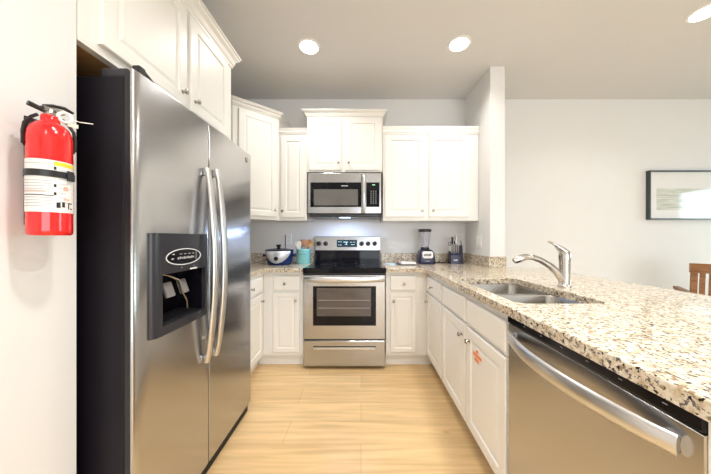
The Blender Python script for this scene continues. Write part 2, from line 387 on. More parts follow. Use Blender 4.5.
# right
t = thing('wall_cabinet', 'wide two-door white wall cabinet above the blender, against the stub wall', 'cabinet', (0.705, 2.7, 1.36), 'kitchen cabinets')
B().box(0.222, XS-0.003, 2.56, YB-0.004, 1.36, 2.245).build('body', 'cab', t)
door(ff, 0.243, 0.636, 1.398, 2.222, t, (0.614, 1.458))
door(ff, 0.686, 1.080, 1.398, 2.222, t, (0.722, 1.458))
crown([(0.2225, 2.56), (XS-0.003, 2.56)], 2.235, 2.31, 0.02, t)

# ------------------------------------------------------------------ base cabinets
YF = 2.332; TK = 0.105; CT0 = 0.875; CT1 = 0.912; XP = 0.615
def toe(b, parent): return b.build('toe_kick', 'cab', parent)
t = thing('base_cabinet', 'white base cabinet on the side wall between refrigerator and corner, mostly hidden', 'cabinet', (-1.18, 2.04, 0), 'kitchen cabinets')
B().box(XL+0.004, XN, 1.760, YB-0.004, TK, CT0-0.001).build('body', 'cab', t)
toe(B().box(XL+0.004, XN-0.065, 1.760, YB-0.004, 0, TK-0.0005), t)
f = F((XN+0.0005, 0, 0), (0, 1, 0), (1, 0, 0))
drawer(f, 1.775, 2.28, 0.704, 0.838, t, (2.03, 0.77)); door(f, 1.775, 2.28, 0.138, 0.685, t, (2.235, 0.625))
t = thing('base_cabinet', 'white base cabinet with one drawer and door under the slow cooker', 'cabinet', (-0.715, 2.6, 0), 'kitchen cabinets')
B().box(XN+0.002, -0.531, YF, YB-0.004, TK, CT0-0.001).build('body', 'cab', t)
toe(B().box(XN+0.002-0.06, -0.531, YF+0.045, YF+0.06, 0, TK-0.0005), t)
fb = F((0, YF-0.0005, 0), (1, 0, 0), (0, -1, 0))
drawer(fb, -0.806, -0.566, 0.704, 0.838, t, (-0.693, 0.768)); door(fb, -0.806, -0.566, 0.140, 0.685, t, (-0.594, 0.614), rail=0.040)
t = thing('base_cabinet', 'white base cabinet with one drawer and door just right of the range', 'cabinet', (0.42, 2.6, 0), 'kitchen cabinets')
B().box(0.230, XP-0.003, YF, YB-0.004, TK, CT0-0.001).build('body', 'cab', t)
toe(B().box(0.230, XP+0.06, YF+0.045, YF+0.06, 0, TK-0.0005), t)
drawer(fb, 0.268, 0.503, 0.704, 0.838, t, (0.389, 0.768)); door(fb, 0.268, 0.503, 0.140, 0.685, t, (0.296, 0.611), rail=0.040)
fp = F((XP-0.0005, 0, 0), (0, 1, 0), (-1, 0, 0))
t = thing('base_cabinet', 'white peninsula cabinet with drawer and door in the inner corner', 'cabinet', (0.9, 2.1, 0), 'kitchen cabinets')
B().box(XP, 1.19, 1.878, YF-0.006, TK, CT0-0.001).build('body', 'cab', t)
toe(B().box(XP+0.065, 1.19, 1.878, YF-0.006, 0, TK-0.0005), t)
drawer(fp, 1.896, 2.302, 0.704, 0.838, t, (2.115, 0.77)); door(fp, 1.896, 2.302, 0.132, 0.685, t, (2.272, 0.613))
t = thing('sink_cabinet', 'white two-door sink cabinet with orange sticker on its nearer door', 'cabinet', (0.9, 1.45, 0), 'kitchen cabinets')
b = B(); b.box(XP, XP+0.02, 1.036, 1.876, TK, CT0-0.001); b.box(XP+0.02, 1.19, 1.036, 1.052, TK, CT0-0.001); b.box(XP+0.02, 1.19, 1.860, 1.876, TK, CT0-0.001)
b.box(1.175, 1.19, 1.052, 1.860, TK, CT0-0.001); b.box(XP+0.02, 1.175, 1.052, 1.860, TK, TK+0.015); b.build('body', 'cab', t)
toe(B().box(XP+0.065, 1.19, 1.036, 1.876, 0, TK-0.0005), t)
drawer(fp, 1.455, 1.862, 0.704, 0.838, t, name='false_drawer'); drawer(fp, 1.045, 1.432, 0.704, 0.838, t, name='false_drawer')
door(fp, 1.455, 1.862, 0.132, 0.685, t, (1.492, 0.618))
d3 = door(fp, 1.045, 1.432, 0.132, 0.685, t, (1.388, 0.618))
b = B()
for u0, u1, v0, v1 in ((1.290, 1.309, 0.594, 0.606), (1.256, 1.342, 0.571, 0.584), (1.282, 1.325, 0.547, 0.559)):
    fbox(b, fp, u0, u1, v0, v1, 0.0166, 0.0205)
b.build('sticker', 'orange', d3)
t = thing('peninsula_panel', 'white end panel and back of the peninsula beside the dishwasher', 'panel', (0.9, 0.41, 0), 'kitchen cabinets')
b = B(); b.box(XP-0.0175, 1.215, 0.392, 0.4352, 0, CT0-0.001); b.build('end_panel', 'cab', t)
b = B(); b.box(1.195, 1.215, 0.4356, YS-0.004, 0, CT0-0.001); b.build('back_panel', 'cab', t)

# ------------------------------------------------------------------ countertops
def arc(cx, cy, r, a0, a1, n=6): return [(cx+r*math.cos(math.radians(a0+(a1-a0)*k/n)), cy+r*math.sin(math.radians(a0+(a1-a0)*k/n))) for k in range(n+1)]
def rr(x0, x1, y0, y1, r, n=6):
    return arc(x1-r, y0+r, r, -90, 0, n)+arc(x1-r, y1-r, r, 0, 90, n)+arc(x0+r, y1-r, r, 90, 180, n)+arc(x0+r, y0+r, r, 180, 270, n)
GE = 0.585; GF = 2.278
SX0, SX1, SY0, SY1 = 0.655, 1.045, 1.056, 1.72
t = thing('countertop', 'speckled granite peninsula countertop around the sink, running to the range', 'countertop', (0.9, 1.5, CT0), 'granite countertops')
poly = [(0.228, GF)]+arc(GE-0.04, GF-0.04, 0.04, 90, 0)[0:]+[(GE, 0.36), (1.65, 0.36), (1.65, YS-0.004), (XS-0.003, YS-0.004), (XS-0.003, YB-0.003), (0.228, YB-0.003)]
B().prism(poly, CT0, CT1, 0.004, [rr(SX0, SX1, SY0, SY1, 0.05)]).build('slab', 'granite', t)
b = B(); b.box(0.228, XS-0.024, YB-0.023, YB-0.003, CT1+0.0003, CT1+0.102, 0.002)
b.box(XS-0.023, XS-0.003, YS-0.024, YB-0.003, CT1+0.0003, CT1+0.102, 0.002); b.box(XS-0.0025, XS2+0.002, YS-0.024, YS-0.004, CT1+0.0003, CT1+0.102, 0.002)
b.build('backsplash', 'granite', t)
t = thing('countertop', 'short granite countertop in the corner under the slow cooker', 'countertop', (-1.0, 2.4, CT0), 'granite countertops')
poly = [(XL+0.003, 1.752), (-0.872, 1.752), (-0.872, GF), (-0.528, GF), (-0.528, YB-0.003), (XL+0.003, YB-0.003)]
B().prism(poly, CT0, CT1, 0.004).build('slab', 'granite', t)
b = B(); b.box(XL+0.024, -0.528, YB-0.023, YB-0.003, CT1+0.0003, CT1+0.102, 0.002); b.box(XL+0.003, XL+0.023, 1.752, YB-0.003, CT1+0.0003, CT1+0.102, 0.002)
b.build('backsplash', 'granite', t)

# ------------------------------------------------------------------ sink and faucet
t = thing('sink', 'double-bowl stainless sink set under the granite peninsula', 'sink', (0.85, 1.38, 0.66))
def bowl(x0, x1, y0, y1, z0):
    b = B(); zt = CT0-0.0006
    L = [[(x, y, zt) for x, y in rr(x0-0.010, x1+0.010, y0-0.010, y1+0.010, 0.055)],
         [(x, y, zt) for x, y in rr(x0, x1, y0, y1, 0.05)]]
    for i, z in ((0.002, zt-0.004), (0.008, z0+0.03), (0.016, z0+0.010), (0.035, z0)):
        L.append([(x, y, z) for x, y in rr(x0+i, x1-i, y0+i, y1-i, 0.05)])
    L += [[(x, y, z0-0.004) for x, y in rr(x0+0.14, x1-0.14, y0+0.10, y1-0.10, 0.03)]]
    b.loops(L, cap0=False); o = b.build('bowl', 'sink', t, True, 60)
    cx, cy = (x0+x1)/2, (y0+y1)/2
    B().lathe((cx, cy, z0-0.003), [(0.045, 0), (0.045, 0.002), (0.036, 0.003), (0.030, 0.0005), (0.008, 0.0005)]).build('drain', 'chrome', o, True)
bowl(SX0-0.004, SX1+0.004, 1.405, SY1+0.004, 0.70); bowl(SX0-0.004, SX1+0.004, SY0-0.004, 1.378, 0.72)
t = thing('faucet', 'brushed nickel single-lever faucet standing behind the sink', 'faucet', (1.135, 1.41, CT1))
B().lathe((1.135, 1.41, CT1+0.0008), [(0.034, 0), (0.034, 0.006), (0.028, 0.012), (0.0255, 0.03), (0.026, 0.13), (0.0275, 0.15), (0.029, 0.175), (0.026, 0.195), (0.016, 0.207)], seg=24).build('body', 'chrome', t, True)
B().tube([(1.130, 1.41, 1.110), (1.108, 1.41, 1.128), (1.085, 1.41, 1.145), (1.063, 1.41, 1.157), (1.046, 1.41, 1.163)], [0.021, 0.017, 0.0095, 0.0065, 0.0075], 12, (0.9, 1.2)).build('lever', 'chrome', t, True)
sp = B().tube([(1.128, 1.41, 0.945), (1.10, 1.41, 0.985), (1.055, 1.41, 1.028), (1.00, 1.41, 1.062), (0.955, 1.41, 1.078), (0.925, 1.41, 1.080), (0.905, 1.41, 1.077)], [0.022, 0.020, 0.018, 0.0165, 0.0165, 0.017, 0.018], 14).build('spout', 'chrome', t, True)
B().tube([(0.912, 1.41, 1.079), (0.895, 1.41, 1.073), (0.868, 1.41, 1.063), (0.853, 1.41, 1.056)], [0.019, 0.021, 0.0195, 0.015], 14).build('spray_head', 'chrome', sp, True)

# ------------------------------------------------------------------ refrigerator
FX = -0.757; FY0, FYM, FY1 = 0.843, 1.260, 1.747; FT = 1.752
t = thing('refrigerator', 'side-by-side stainless refrigerator with black sides and door dispenser', 'refrigerator', (-1.1, 1.285, 0))
B().box(-1.44, -0.792, FY0+0.002, FY1-0.002, 0.02, 1.728, 0.004).build('case', 'blackside', t)
b = B(); b.box(-1.44, FX-0.022, FY0+0.01, FY1-0.01, 0.0, 0.066)
for k in range(5): b.box(FX-0.0219, FX-0.017, FY0+0.02, FY1-0.02, 0.008+k*0.012, 0.014+k*0.012)
b.build('toe_grille', 'black', t)
def fridge_door(y0, y1, ra, rb):
    """door skin: plan outline with soft vertical edges, extruded"""
    da, db = min(0.009, ra*0.6), min(0.009, rb*0.6); pts = [(FX-0.012, y0), (FX-da, y0)]
    pts += [(FX-da+da*math.sin(a), y0+ra-ra*math.cos(a)) for a in [PI/2*k/6 for k in range(1, 7)]]
    pts += [(FX-db+db*math.cos(a), y1-rb+rb*math.sin(a)) for a in [PI/2*k/6 for k in range(0, 7)]] + [(FX-0.012, y1)]
    return B().prism(pts, 0.070, FT, 0.003)
D1 = fridge_door(FY0, FYM-0.003, 0.028, 0.006)
# the freezer door is cut for the dispenser bay
DY0, DY1, DZ0, DZ1 = 0.940, 1.200, 0.855, 1.048
d1 = D1.build('freezer_door', 'steel', t, True, 30)
d2 = fridge_door(FYM+0.003, FY1, 0.006, 0.024).build('fresh_food_door', 'steel', t, True, 30)
b = B(); b.box(-0.7915, FX-0.0125, FY0+0.004, FYM-0.006, 0.074, FT-0.006); b.build('door_liner', 'black', d1)
b = B(); b.box(-0.7915, FX-0.0125, FYM+0.006, FY1-0.008, 0.074, FT-0.006); b.build('door_liner', 'black', d2)
def cutter(name, o, bx):
    c = B().box(*bx).build(name, 'black')
    m = o.modifiers.new('cut', 'BOOLEAN'); m.object = c; m.operation = 'DIFFERENCE'; m.solver = 'EXACT'
    dg = bpy.context.evaluated_depsgraph_get(); me = bpy.data.meshes.new_from_object(o.evaluated_get(dg))
    o.modifiers.clear(); old = o.data; o.data = me; bpy.data.objects.remove(c)
# cut skin, liner and case
bpy.context.view_layer.update()
for o in [d1, [c for c in COL.objects if c.parent == d1][0], [c for c in COL.objects if c.parent == t and c.name.startswith('case')][0]]:
    cutter('cut', o, (-0.885, -0.70, DY0-0.012, DY1+0.008, DZ0-0.012, DZ1+0.010))
# dispenser: bowed black surround with a bay
PY0, PY1, PZ0, PZ1 = 0.900, 1.224, 0.820, 1.203
fs = F((FX, 0, 0), (0, 1, 0), (1, 0, 0))
b = B(); YY = [PY0+0.036*(1-math.cos(PI/2*k/5)) for k in range(6)]+[DY0, (DY0+DY1)/2, DY1, PY1-0.004, PY1]; WW = [0.0005]+[0.020*math.sin(PI/2*k/5) for k in range(1, 6)]+[0.0203, 0.0203, 0.0195, 0.016, 0.0005]
def panel(z0, z1, i0, i1):
    pts = [(FX+WW[i], YY[i]) for i in range(i0, i1+1)]
    poly = [(FX+0.0003, YY[i0])]+[p for p in pts if p[0] > FX+0.0006]+[(FX+0.0003, YY[i1])]
    b.prism(poly, z0, z1)
panel(DZ1, PZ1, 0, 10); panel(PZ0, DZ0, 0, 10); panel(DZ0, DZ1, 0, 6); panel(DZ0, DZ1, 8, 10)
dsp = b.build('dispenser', 'greyplastic', t, True, 35)
b = B(); g = 0.006  # bay walls
b.box(-0.875, -0.870, DY0-g, DY1+g, DZ0-g, DZ1+g); b.box(-0.870, FX+0.001, DY0-g, DY0, DZ0-g, DZ1+g); b.box(-0.870, FX+0.001, DY1, DY1+g, DZ0-g, DZ1+g)
b.box(-0.870, FX+0.001, DY0, DY1, DZ0-g, DZ0); b.box(-0.870, FX+0.001, DY0, DY1, DZ1, DZ1+g)
b.build('bay', 'gloss', dsp)
b = B()
for k in range(9): b.box(-0.85+k*0.011, -0.845+k*0.011, DY0+0.02, DY1-0.02, DZ0+0.001, DZ0+0.006)
b.build('drip_tray', 'black', dsp)
for yy in (1.040, 1.124):
    B().obox((-0.792, yy, 0.972), (0.006, 0, 0.002), (0, 0.024, 0), (-0.010, 0, 0.030), 0.005).build('paddle', 'paddle', dsp, True)
B().tube([(-0.800, 1.00, 1.043), (-0.795, 1.045, 1.030), (-0.778, 1.080, 1.005), (-0.776, 1.095, 0.955), (-0.776, 1.125, 0.910), (-0.776, 1.130, 0.872)], 0.0045, 8).build('spout_tube', 'nickel', dsp, True)
b = B(); n = 40; cy, cz = 1.058, 1.108
for s0, s1, w0, w1 in ((1.0, 0.93, 0.0202, 0.0215),):
    o_ = [fs(cy+0.104*math.cos(a), cz+0.034*math.sin(a), 0.0205) for a in [2*PI*k/n for k in range(n)]]
    o1 = [fs(cy+0.104*math.cos(a), cz+0.034*math.sin(a), 0.0220) for a in [2*PI*k/n for k in range(n)]]
    o2 = [fs(cy+0.100*math.cos(a), cz+0.0305*math.sin(a), 0.0220) for a in [2*PI*k/n for k in range(n)]]
    o3 = [fs(cy+0.100*math.cos(a), cz+0.0305*math.sin(a), 0.0205) for a in [2*PI*k/n for k in range(n)]]
    b.loops([o_, o1, o2, o3], False, False)
b.build('control_oval', 'whitemark', dsp, True)
B().loops([[fs(cy+0.0995*math.cos(a), cz+0.030*math.sin(a), w_) for a in [2*PI*k/n for k in range(n)]] for w_ in (0.0202, 0.0204)]).build('control_face', 'gloss', dsp)
b = B()
for u, v, w_, h_ in ((-0.07, 0.010, 0.012, 0.005), (-0.075, -0.008, 0.012, 0.005)): fbox(b, fs, cy+u, cy+u+w_, cz+v, cz+v+h_, 0.0206, 0.0212)
for k in range(9): fbox(b, fs, cy-0.042+k*0.0115, cy-0.042+k*0.0115+0.008, cz-0.010+0.001*(k % 3), cz-0.001+0.002*(k % 2), 0.0206, 0.0212)
for k in range(4): fbox(b, fs, cy-0.030+k*0.025, cy-0.030+k*0.025+0.014, cz+0.010, cz+0.013, 0.0206, 0.0212)
fbox(b, fs, cy+0.070, cy+0.073, cz-0.019, cz+0.019, 0.0206, 0.0212)
for u in (-0.02, 0.055): fbox(b, fs, cy+u, cy+u+0.004, cz-0.046, cz-0.042, 0.0206, 0.0212)
b.build('control_lettering', 'greymark', dsp)
fbox(B(), fs, 1.090, 1.135, 1.050, 1.056, 0.0206, 0.0212).build('light_slot', 'whitemark', dsp)
def fridge_handle(y, z0, z1, dr, bowx):
    n = 17; pts = []
    for k in range(n):
        q = k/(n-1); pts.append((FX+0.013+bowx*math.sin(PI*q)**0.75, y+0.012*math.sin(PI*q)*dr, z0+(z1-z0)*q))
    b = B(); b.tube(pts, [0.0135+0.004*math.sin(PI*k/(n-1)) for k in range(n)], 14, (0.8, 1.15))
    b.box(FX+0.0008, FX+0.016, y-0.011, y+0.011, z0, z0+0.035, 0.003); b.box(FX+0.0008, FX+0.016, y-0.011, y+0.011, z1-0.035, z1, 0.003)
    return b
fridge_handle(1.222, 0.587, 1.522, 0, 0.040).build('handle', 'satin', d1, True, 50)
fridge_handle(1.302, 0.584, 1.535, 0, 0.042).build('handle', 'satin', d2, True, 50)
b = B(); b.box(-0.875, -0.785, FY0+0.006, FY0+0.12, 1.7285, 1.757, 0.005); b.build('hinge_cover', 'greyplastic', t)
b = B(); b.box(-0.875, -0.785, FY1-0.12, FY1-0.006, 1.7285, 1.757, 0.005); b.build('hinge_cover', 'greyplastic', t)
b = B(); b.box(-0.790, FX-0.006, FY0+0.028, FY0+0.056, FT+0.0005, FT+0.030, 0.004); b.obox((FX-0.020, FY0+0.072, FT+0.013), (0.012, 0, 0), (0, 0.022, -0.009), (0, 0.001, 0.005), 0.002); b.build('hinge', 'black', d1)
B().lathe((FX+0.0008, 1.676, 1.703), [(0.016, 0), (0.016, 0.002), (0.012, 0.003), (0.0115, 0.0018), (0.001, 0.0018)], axis=(1, 0, 0)).build('badge', 'nickel', d2, True)
b = B(); fbox(b, fs, 1.214, 1.224, 0.700, 0.712, 0.001, 0.006); b.build('lock_button', 'satin', d1)

# ------------------------------------------------------------------ range
RXA, RXB, RYF = -0.522, 0.222, 2.270
t = thing('range', 'stainless electric range with black glass cooktop and oven window', 'range', (-0.15, 2.57, 0))
B().box(RXA+0.004, RXB-0.004, RYF+0.055, YB-0.01, 0.025, 0.868).build('carcass', 'greyplastic', t)
for x in (RXA+0.04, RXB-0.04):
    for y in (RYF+0.09, YB-0.06): B().lathe((x, y, 0), [(0.018, 0), (0.018, 0.006), (0.009, 0.01), (0.009, 0.0248)], seg=10).build('foot', 'black', t)
B().box(RXA, RXB, RYF-0.002, 2.802, 0.8685, 0.9165, 0.004).build('cooktop', 'blackglass', t)
B().box(RXA+0.001, RXB-0.001, RYF-0.006, RYF+0.02, 0.857, 0.868, 0.002).build('front_trim', 'black', t)
ct = [o for o in COL.objects if o.parent == t and o.name.startswith('cooktop')][0]
for x, y, r in ((-0.335, 2.42, 0.10), (0.035, 2.42, 0.085), (-0.335, 2.66, 0.075), (0.035, 2.66, 0.10)):
    B().lathe((x, y, 0.9167), [(r, 0), (r, 0.0004), (r-0.003, 0.0004), (r-0.003, 0)], seg=40, cap0=False, cap1=False).build('burner_ring', 'ringmark', ct)
# backguard: black riser with a sloped steel control panel
b = B(); b.box(RXA+0.012, RXB-0.012, 2.804, YB-0.008, 0.880, 1.045, 0.003); b.build('backguard_riser', 'blackglass', t)
b = B(); pr = [(2.802, 1.050), (2.815, 1.198), (2.825, 1.204), (YB-0.008, 1.204), (YB-0.008, 1.046), (2.805, 1.046)]
b.loops([[(x, y, z) for y, z in pr] for x in (RXA+0.010, RXB-0.010)]); cp = b.build('control_panel', 'steelh', t)
fc = F((0, 2.8015, 0), (1, 0, 0), (0, -1, 0))
def cpw(v): return -(v-1.05)*0.013/0.148
for x in (-0.466, -0.392, 0.006, 0.079, 0.152):
    k = B(); k.lathe(fc(x, 1.122, cpw(1.122)+0.001), [(0.026, 0), (0.026, 0.004), (0.021, 0.008), (0.019, 0.026), (0.015, 0.029)], axis=(0, -1, 0.08), seg=20)
    k = k.build('knob', 'black', cp, True)
    kb = B(); fbox(kb, fc, x-0.0045, x+0.0045, 1.100, 1.146, cpw(1.122)+0.029, cpw(1.122)+0.036, 0.002); kb.build('grip', 'gloss', cp)
b = B(); b.obox(fc(-0.156, 1.125, cpw(1.125)+0.001), (0.112, 0, 0), (0, 0.0035, 0.040), (0, -0.0015, 0.0001)); dpl = b.build('display', 'display', cp)
b = B()
for x, z, w_, h_ in ((-0.252, 1.140, 0.014, 0.005), (-0.230, 1.140, 0.014, 0.005), (-0.252, 1.105, 0.014, 0.005), (-0.230, 1.105, 0.014, 0.005), (-0.195, 1.137, 0.05, 0.006), (-0.165, 1.120, 0.006, 0.016), (-0.180, 1.112, 0.03, 0.004), (-0.12, 1.137, 0.02, 0.004), (-0.09, 1.137, 0.025, 0.004), (-0.11, 1.110, 0.04, 0.004)):
    fbox(b, fc, x, x+w_, z, z+h_, cpw(z)+0.003, cpw(z)+0.0046)
b.build('display_lettering', 'led', dpl)
# oven door
fr = F((0, RYF+0.052, 0), (1, 0, 0), (0, -1, 0))
b = B(); L = [rect(fr, RXA+0.003+i, RXB-0.003-i, 0.272+i, 0.855-i, w_) for i, w_ in ((0, 0), (0, 0.045), (0.006, 0.050))]; b.loops(L)
od = b.build('oven_door', 'steelh', t)
fbox(B(), fr, -0.431, 0.135, 0.398, 0.752, 0.0505, 0.0525, 0.0008).build('window_surround', 'blackglass', od)
fbox(B(), fr, -0.397, 0.090, 0.484, 0.736, 0.0527, 0.0535).build('window', 'window_dark', od)
b = B()
for z in (0.555, 0.625): fbox(b, fr, -0.385, 0.078, z, z+0.003, 0.0536, 0.0542)
b.build('rack_line', 'greymark', od)
b = B(); n = 15; pts = [fr(RXA+0.015+(RXB-RXA-0.03)*k/(n-1), 0.815-0.0*k, 0.058+0.034*math.sin(PI*k/(n-1))**0.5) for k in range(n)]
b.tube(pts, 0.016, 12, (1.5, 0.65)); fbox(b, fr, RXA+0.012, RXA+0.04, 0.795, 0.835, 0.0503, 0.064, 0.003); fbox(b, fr, RXB-0.04, RXB-0.012, 0.795, 0.835, 0.0503, 0.064, 0.003)
b.build('oven_handle', 'satin', od, True, 50)
b = B(); L = [rect(fr, RXA+0.003+i, RXB-0.003-i, 0.030+i, 0.262-i, w_) for i, w_ in ((0, 0), (0, 0.045), (0.006, 0.050))]; b.loops(L)
dr = b.build('storage_drawer', 'steelh', t)
fbox(B(), fr, -0.429, 0.134, 0.205, 0.213, 0.0505, 0.0518).build('pull_recess', 'black', dr)
fbox(B(), fr, -0.425, 0.130, 0.184, 0.2045, 0.0505, 0.060, 0.003).build('pull_lip', 'satin', dr)

# ------------------------------------------------------------------ microwave
t = thing('microwave', 'stainless over-the-range microwave mounted under the short wall cabinet', 'microwave', (-0.166, 2.7, 1.40))
MX0, MX1, MYF = -0.533, 0.203, 2.53
B().box(MX0, MX1, MYF+0.02, YB-0.005, 1.425, 1.848).build('case', 'black', t)
b = B(); b.box(MX0+0.012, MX1-0.012, MYF+0.005, YB-0.02, 1.395, 1.4245, 0.008); b.build('vent_grille', 'greyplastic', t)
fm = F((0, MYF+0.0195, 0), (1, 0, 0), (0, -1, 0))
b = B(); fbox(b, fm, MX0, 0.003, 1.432, 1.836, 0, 0.0195, 0.003); md = b.build('microwave_door', 'steelh', t)
fbox(B(), fm, 0.0045, MX1, 1.432, 1.836, 0, 0.0195, 0.003).build('control_frame', 'steelh', t)
fbox(B(), fm, -0.506, 0.002, 1.495, 1.741, 0.0197, 0.0212).build('door_glass', 'blackglass', md)
fbox(B(), fm, -0.472, -0.030, 1.511, 1.672, 0.0213, 0.0222).build('door_window', 'micro_window', md)
b = B()
for k in range(6): fbox(b, fm, -0.195+k*0.011, -0.195+k*0.011+0.008, 1.702, 1.710, 0.0213, 0.0218)
b.build('door_mark', 'whitemark', md)
b = B(); b.tube([fm(0.029, 1.44, 0.028), fm(0.029, 1.47, 0.045), fm(0.029, 1.63, 0.050), fm(0.029, 1.79, 0.045), fm(0.029, 1.81, 0.028)], 0.016, 12, (1, 1)); fbox(b, fm, 0.018, 0.040, 1.438, 1.462, 0.0197, 0.036); fbox(b, fm, 0.018, 0.040, 1.785, 1.81, 0.0197, 0.036)
b.build('handle', 'satin', md, True, 50)
cpn = fbox(B(), fm, 0.052, 0.184, 1.495, 1.741, 0.0197, 0.0212).build('control_panel', 'blackglass', t)
b = B()
for r in range(7):
    for c in range(3): fbox(b, fm, 0.095+c*0.024, 0.095+c*0.024+0.011, 1.530+r*0.020, 1.530+r*0.020+0.006, 0.0213, 0.0218)
b.build('keypad', 'greymark', cpn)
fbox(B(), fm, 0.112, 0.140, 1.712, 1.720, 0.0213, 0.0218).build('clock', 'greenled', cpn)
B().box(-0.22, -0.11, 2.57, 2.63, 1.3925, 1.3949).build('task_light', mat('task_lens', (0.8, 0.9, 1), 0.4, emis=(0.55, 0.75, 1.0), es=8), t)
area('microwave_task_glow', (-0.165, 2.60, 1.390), (0, 0, 0), 0.30, 0.06, 5.5, (0.52, 0.66, 1.0))

# ------------------------------------------------------------------ dishwasher
t = thing('dishwasher', 'stainless dishwasher with curved bar handle at the peninsula end', 'dishwasher', (0.9, 0.735, 0))
WA, WB = 0.4358, 1.030
B().box(XP+0.005, 1.18, WA+0.004, WB-0.004, 0.09, 0.868).build('tub', 'greyplastic', t)
B().box(XP+0.05, 1.18, WA+0.004, WB-0.004, 0.0, 0.089).build('kick_plate', 'black', t)
fd = F((XP+0.0045, 0, 0), (0, 1, 0), (-1, 0, 0))
b = B(); b.loops([rect(fd, WA+0.0012+i, WB-0.003-i, 0.10+i, 0.843-i, w_) for i, w_ in ((0, 0), (0, 0.018), (0.004, 0.022))]); dd = b.build('front_door', 'steel', t)
fbox(B(), fd, WA+0.001, WB-0.003, 0.844, 0.873, 0, 0.026, 0.004).build('control_strip', 'gloss', t)
b = B()
for k in range(6): fbox(b, fd, 0.49+k*0.085, 0.498+k*0.085, 0.861, 0.8625, 0.0261, 0.0266)
b.build('control_lettering', 'greymark', t)
n = 17; b = B(); pts = []
for k in range(n):
    q = k/(n-1); pts.append(fd(0.470+(1.012-0.470)*q, 0.798, 0.030+0.052*math.sin(PI*q)**0.8))
b.tube(pts, [0.016+0.003*math.sin(PI*k/(n-1)) for k in range(n)], 14, (1.3, 0.55)); fbox(b, fd, 0.472, 0.50, 0.783, 0.813, 0.0222, 0.036, 0.003); fbox(b, fd, 0.985, 1.010, 0.783, 0.813, 0.0222, 0.036, 0.003)
b.build('handle', 'satin', dd, True, 50)

# ------------------------------------------------------------------ fire extinguisher
EX, EY, EB = -0.828, 0.674, 1.192
t = thing('fire_extinguisher', 'red fire extinguisher with printed label in a black wall bracket', 'fire extinguisher', (EX, EY, EB))
R_ = 0.041
B().lathe((EX, EY, EB), [(0.030, 0.004), (0.036, 0), (0.0405, 0.004), (R_, 0.012), (R_, 0.255), (0.0395, 0.271), (0.034, 0.285), (0.025, 0.295), (0.018, 0.299), (0.0165, 0.317)], seg=40).build('cylinder', 'red', t, True, 60)
def curved(b, a0, a1, z0, z1, r0, r1, n=None):
    n = n or max(2, int(abs(a1-a0)/6)); LL = []
    for k in range(n+1):
        a = math.radians(a0+(a1-a0)*k/n-39.0); c, s = math.cos(a), math.sin(a)
        LL.append([(EX+r*c, EY+r*s, z) for r, z in ((r0, z0-0.0105), (r1, z0-0.0105), (r1, z1-0.0105), (r0, z1-0.0105))])
    return b.loops(LL)
lb = curved(B(), -100, 74, 1.262, 1.396, R_+0.0003, R_+0.0007).build('label', 'label', t, True, 30)
curved(B(), 8, 73, 1.383, 1.393, R_+0.0008, R_+0.0011).build('yellow_band', 'yellow', lb)
b = B(); rnd = random.Random(3)
for k in range(16):
    z = 1.384-k*0.0072
    if 1.345 < z < 1.378: continue
    curved(b, -78, rnd.choice((-2, 2, 4, -14)), z, z+0.0018, R_+0.0008, R_+0.0010)
for k in range(9):
    z = 1.372-k*0.012
    curved(b, 20, rnd.choice((40, 46, 55)), z, z+0.0016, R_+0.0008, R_+0.0010)
b.build('fine_lettering', 'greymark', lb)
b = B()
for z in (1.372, 1.327, 1.306): curved(b, 8, 14, z, z+0.008, R_+0.0009, R_+0.0012)
curved(b, -78, 8, 1.3035, 1.3055, R_+0.0009, R_+0.0012); curved(b, 14, 24, 1.274, 1.288, R_+0.0009, R_+0.0012); curved(b, 28, 36, 1.276, 1.290, R_+0.0009, R_+0.0012)
curved(b, 46, 50, 1.272, 1.288, R_+0.0009, R_+0.0012); curved(b, 54, 62, 1.272, 1.275, R_+0.0009, R_+0.0012); curved(b, 46, 62, 1.286, 1.289, R_+0.0009, R_+0.0012)
b.build('black_lettering', 'black', lb)
b = B(); curved(b, 32, 46, 1.320, 1.331, R_+0.0009, R_+0.0012); curved(b, 32, 50, 1.295, 1.299, R_+0.0009, R_+0.0012); curved(b, -78, -10, 1.314, 1.3165, R_+0.0008, R_+0.0011)
b.build('red_lettering', 'peach', lb)
b = B(); curved(b, -178, 178, 1.3525, 1.3695, R_+0.0014, R_+0.0030); b.box(XN+0.0065, EX-R_-0.0032, EY+0.004, EY+0.026, 1.3395, 1.3615)
strap = b.build('strap', 'black', t)
b = B(); curved(b, 40, 62, 1.348, 1.374, R_+0.0032, R_+0.0060); b.build('clasp', 'greyplastic', strap)
b = B(); b.box(XN+0.0008, XN+0.006, EY+0.000, EY+0.034, 1.22, 1.512, 0.001)
for a_ in (-88, 88):
    a0 = math.radians(a_-39); dx, dy = math.cos(a0), math.sin(a0)
    b.tube([(EX+dx*r, EY+dy*r, z) for r, z in ((0.0435, 1.425), (0.0440, 1.455), (0.0415, 1.478), (0.031, 1.497), (0.0205, 1.507))], 0.0034, 8, (1.0, 1.2))
curved(b, 85, 275, 1.432, 1.450, R_+0.0014, R_+0.0032); b.box(XN+0.0065, EX-R_-0.0034, EY+0.004, EY+0.026, 1.4215, 1.4395)
b.build('bracket', 'black', t)
b = B(); b.lathe((EX, EY, EB), [(0.0125, 0.3175), (0.0125, 0.325), (0.010, 0.333)], seg=16); b.obox((EX, EY+0.006, 1.527), (0.006, 0, 0), (0, 0.022, 0.003), (0, -0.001, 0.006), 0.001)
b.build('valve', 'nickel', t)
B().tube([(EX-0.002, EY-0.004, 1.519), (EX-0.008, EY-0.020, 1.523), (EX-0.013, EY-0.036, 1.527)], [0.0065, 0.006, 0.0065], 12).build('nozzle', 'black', t, True)
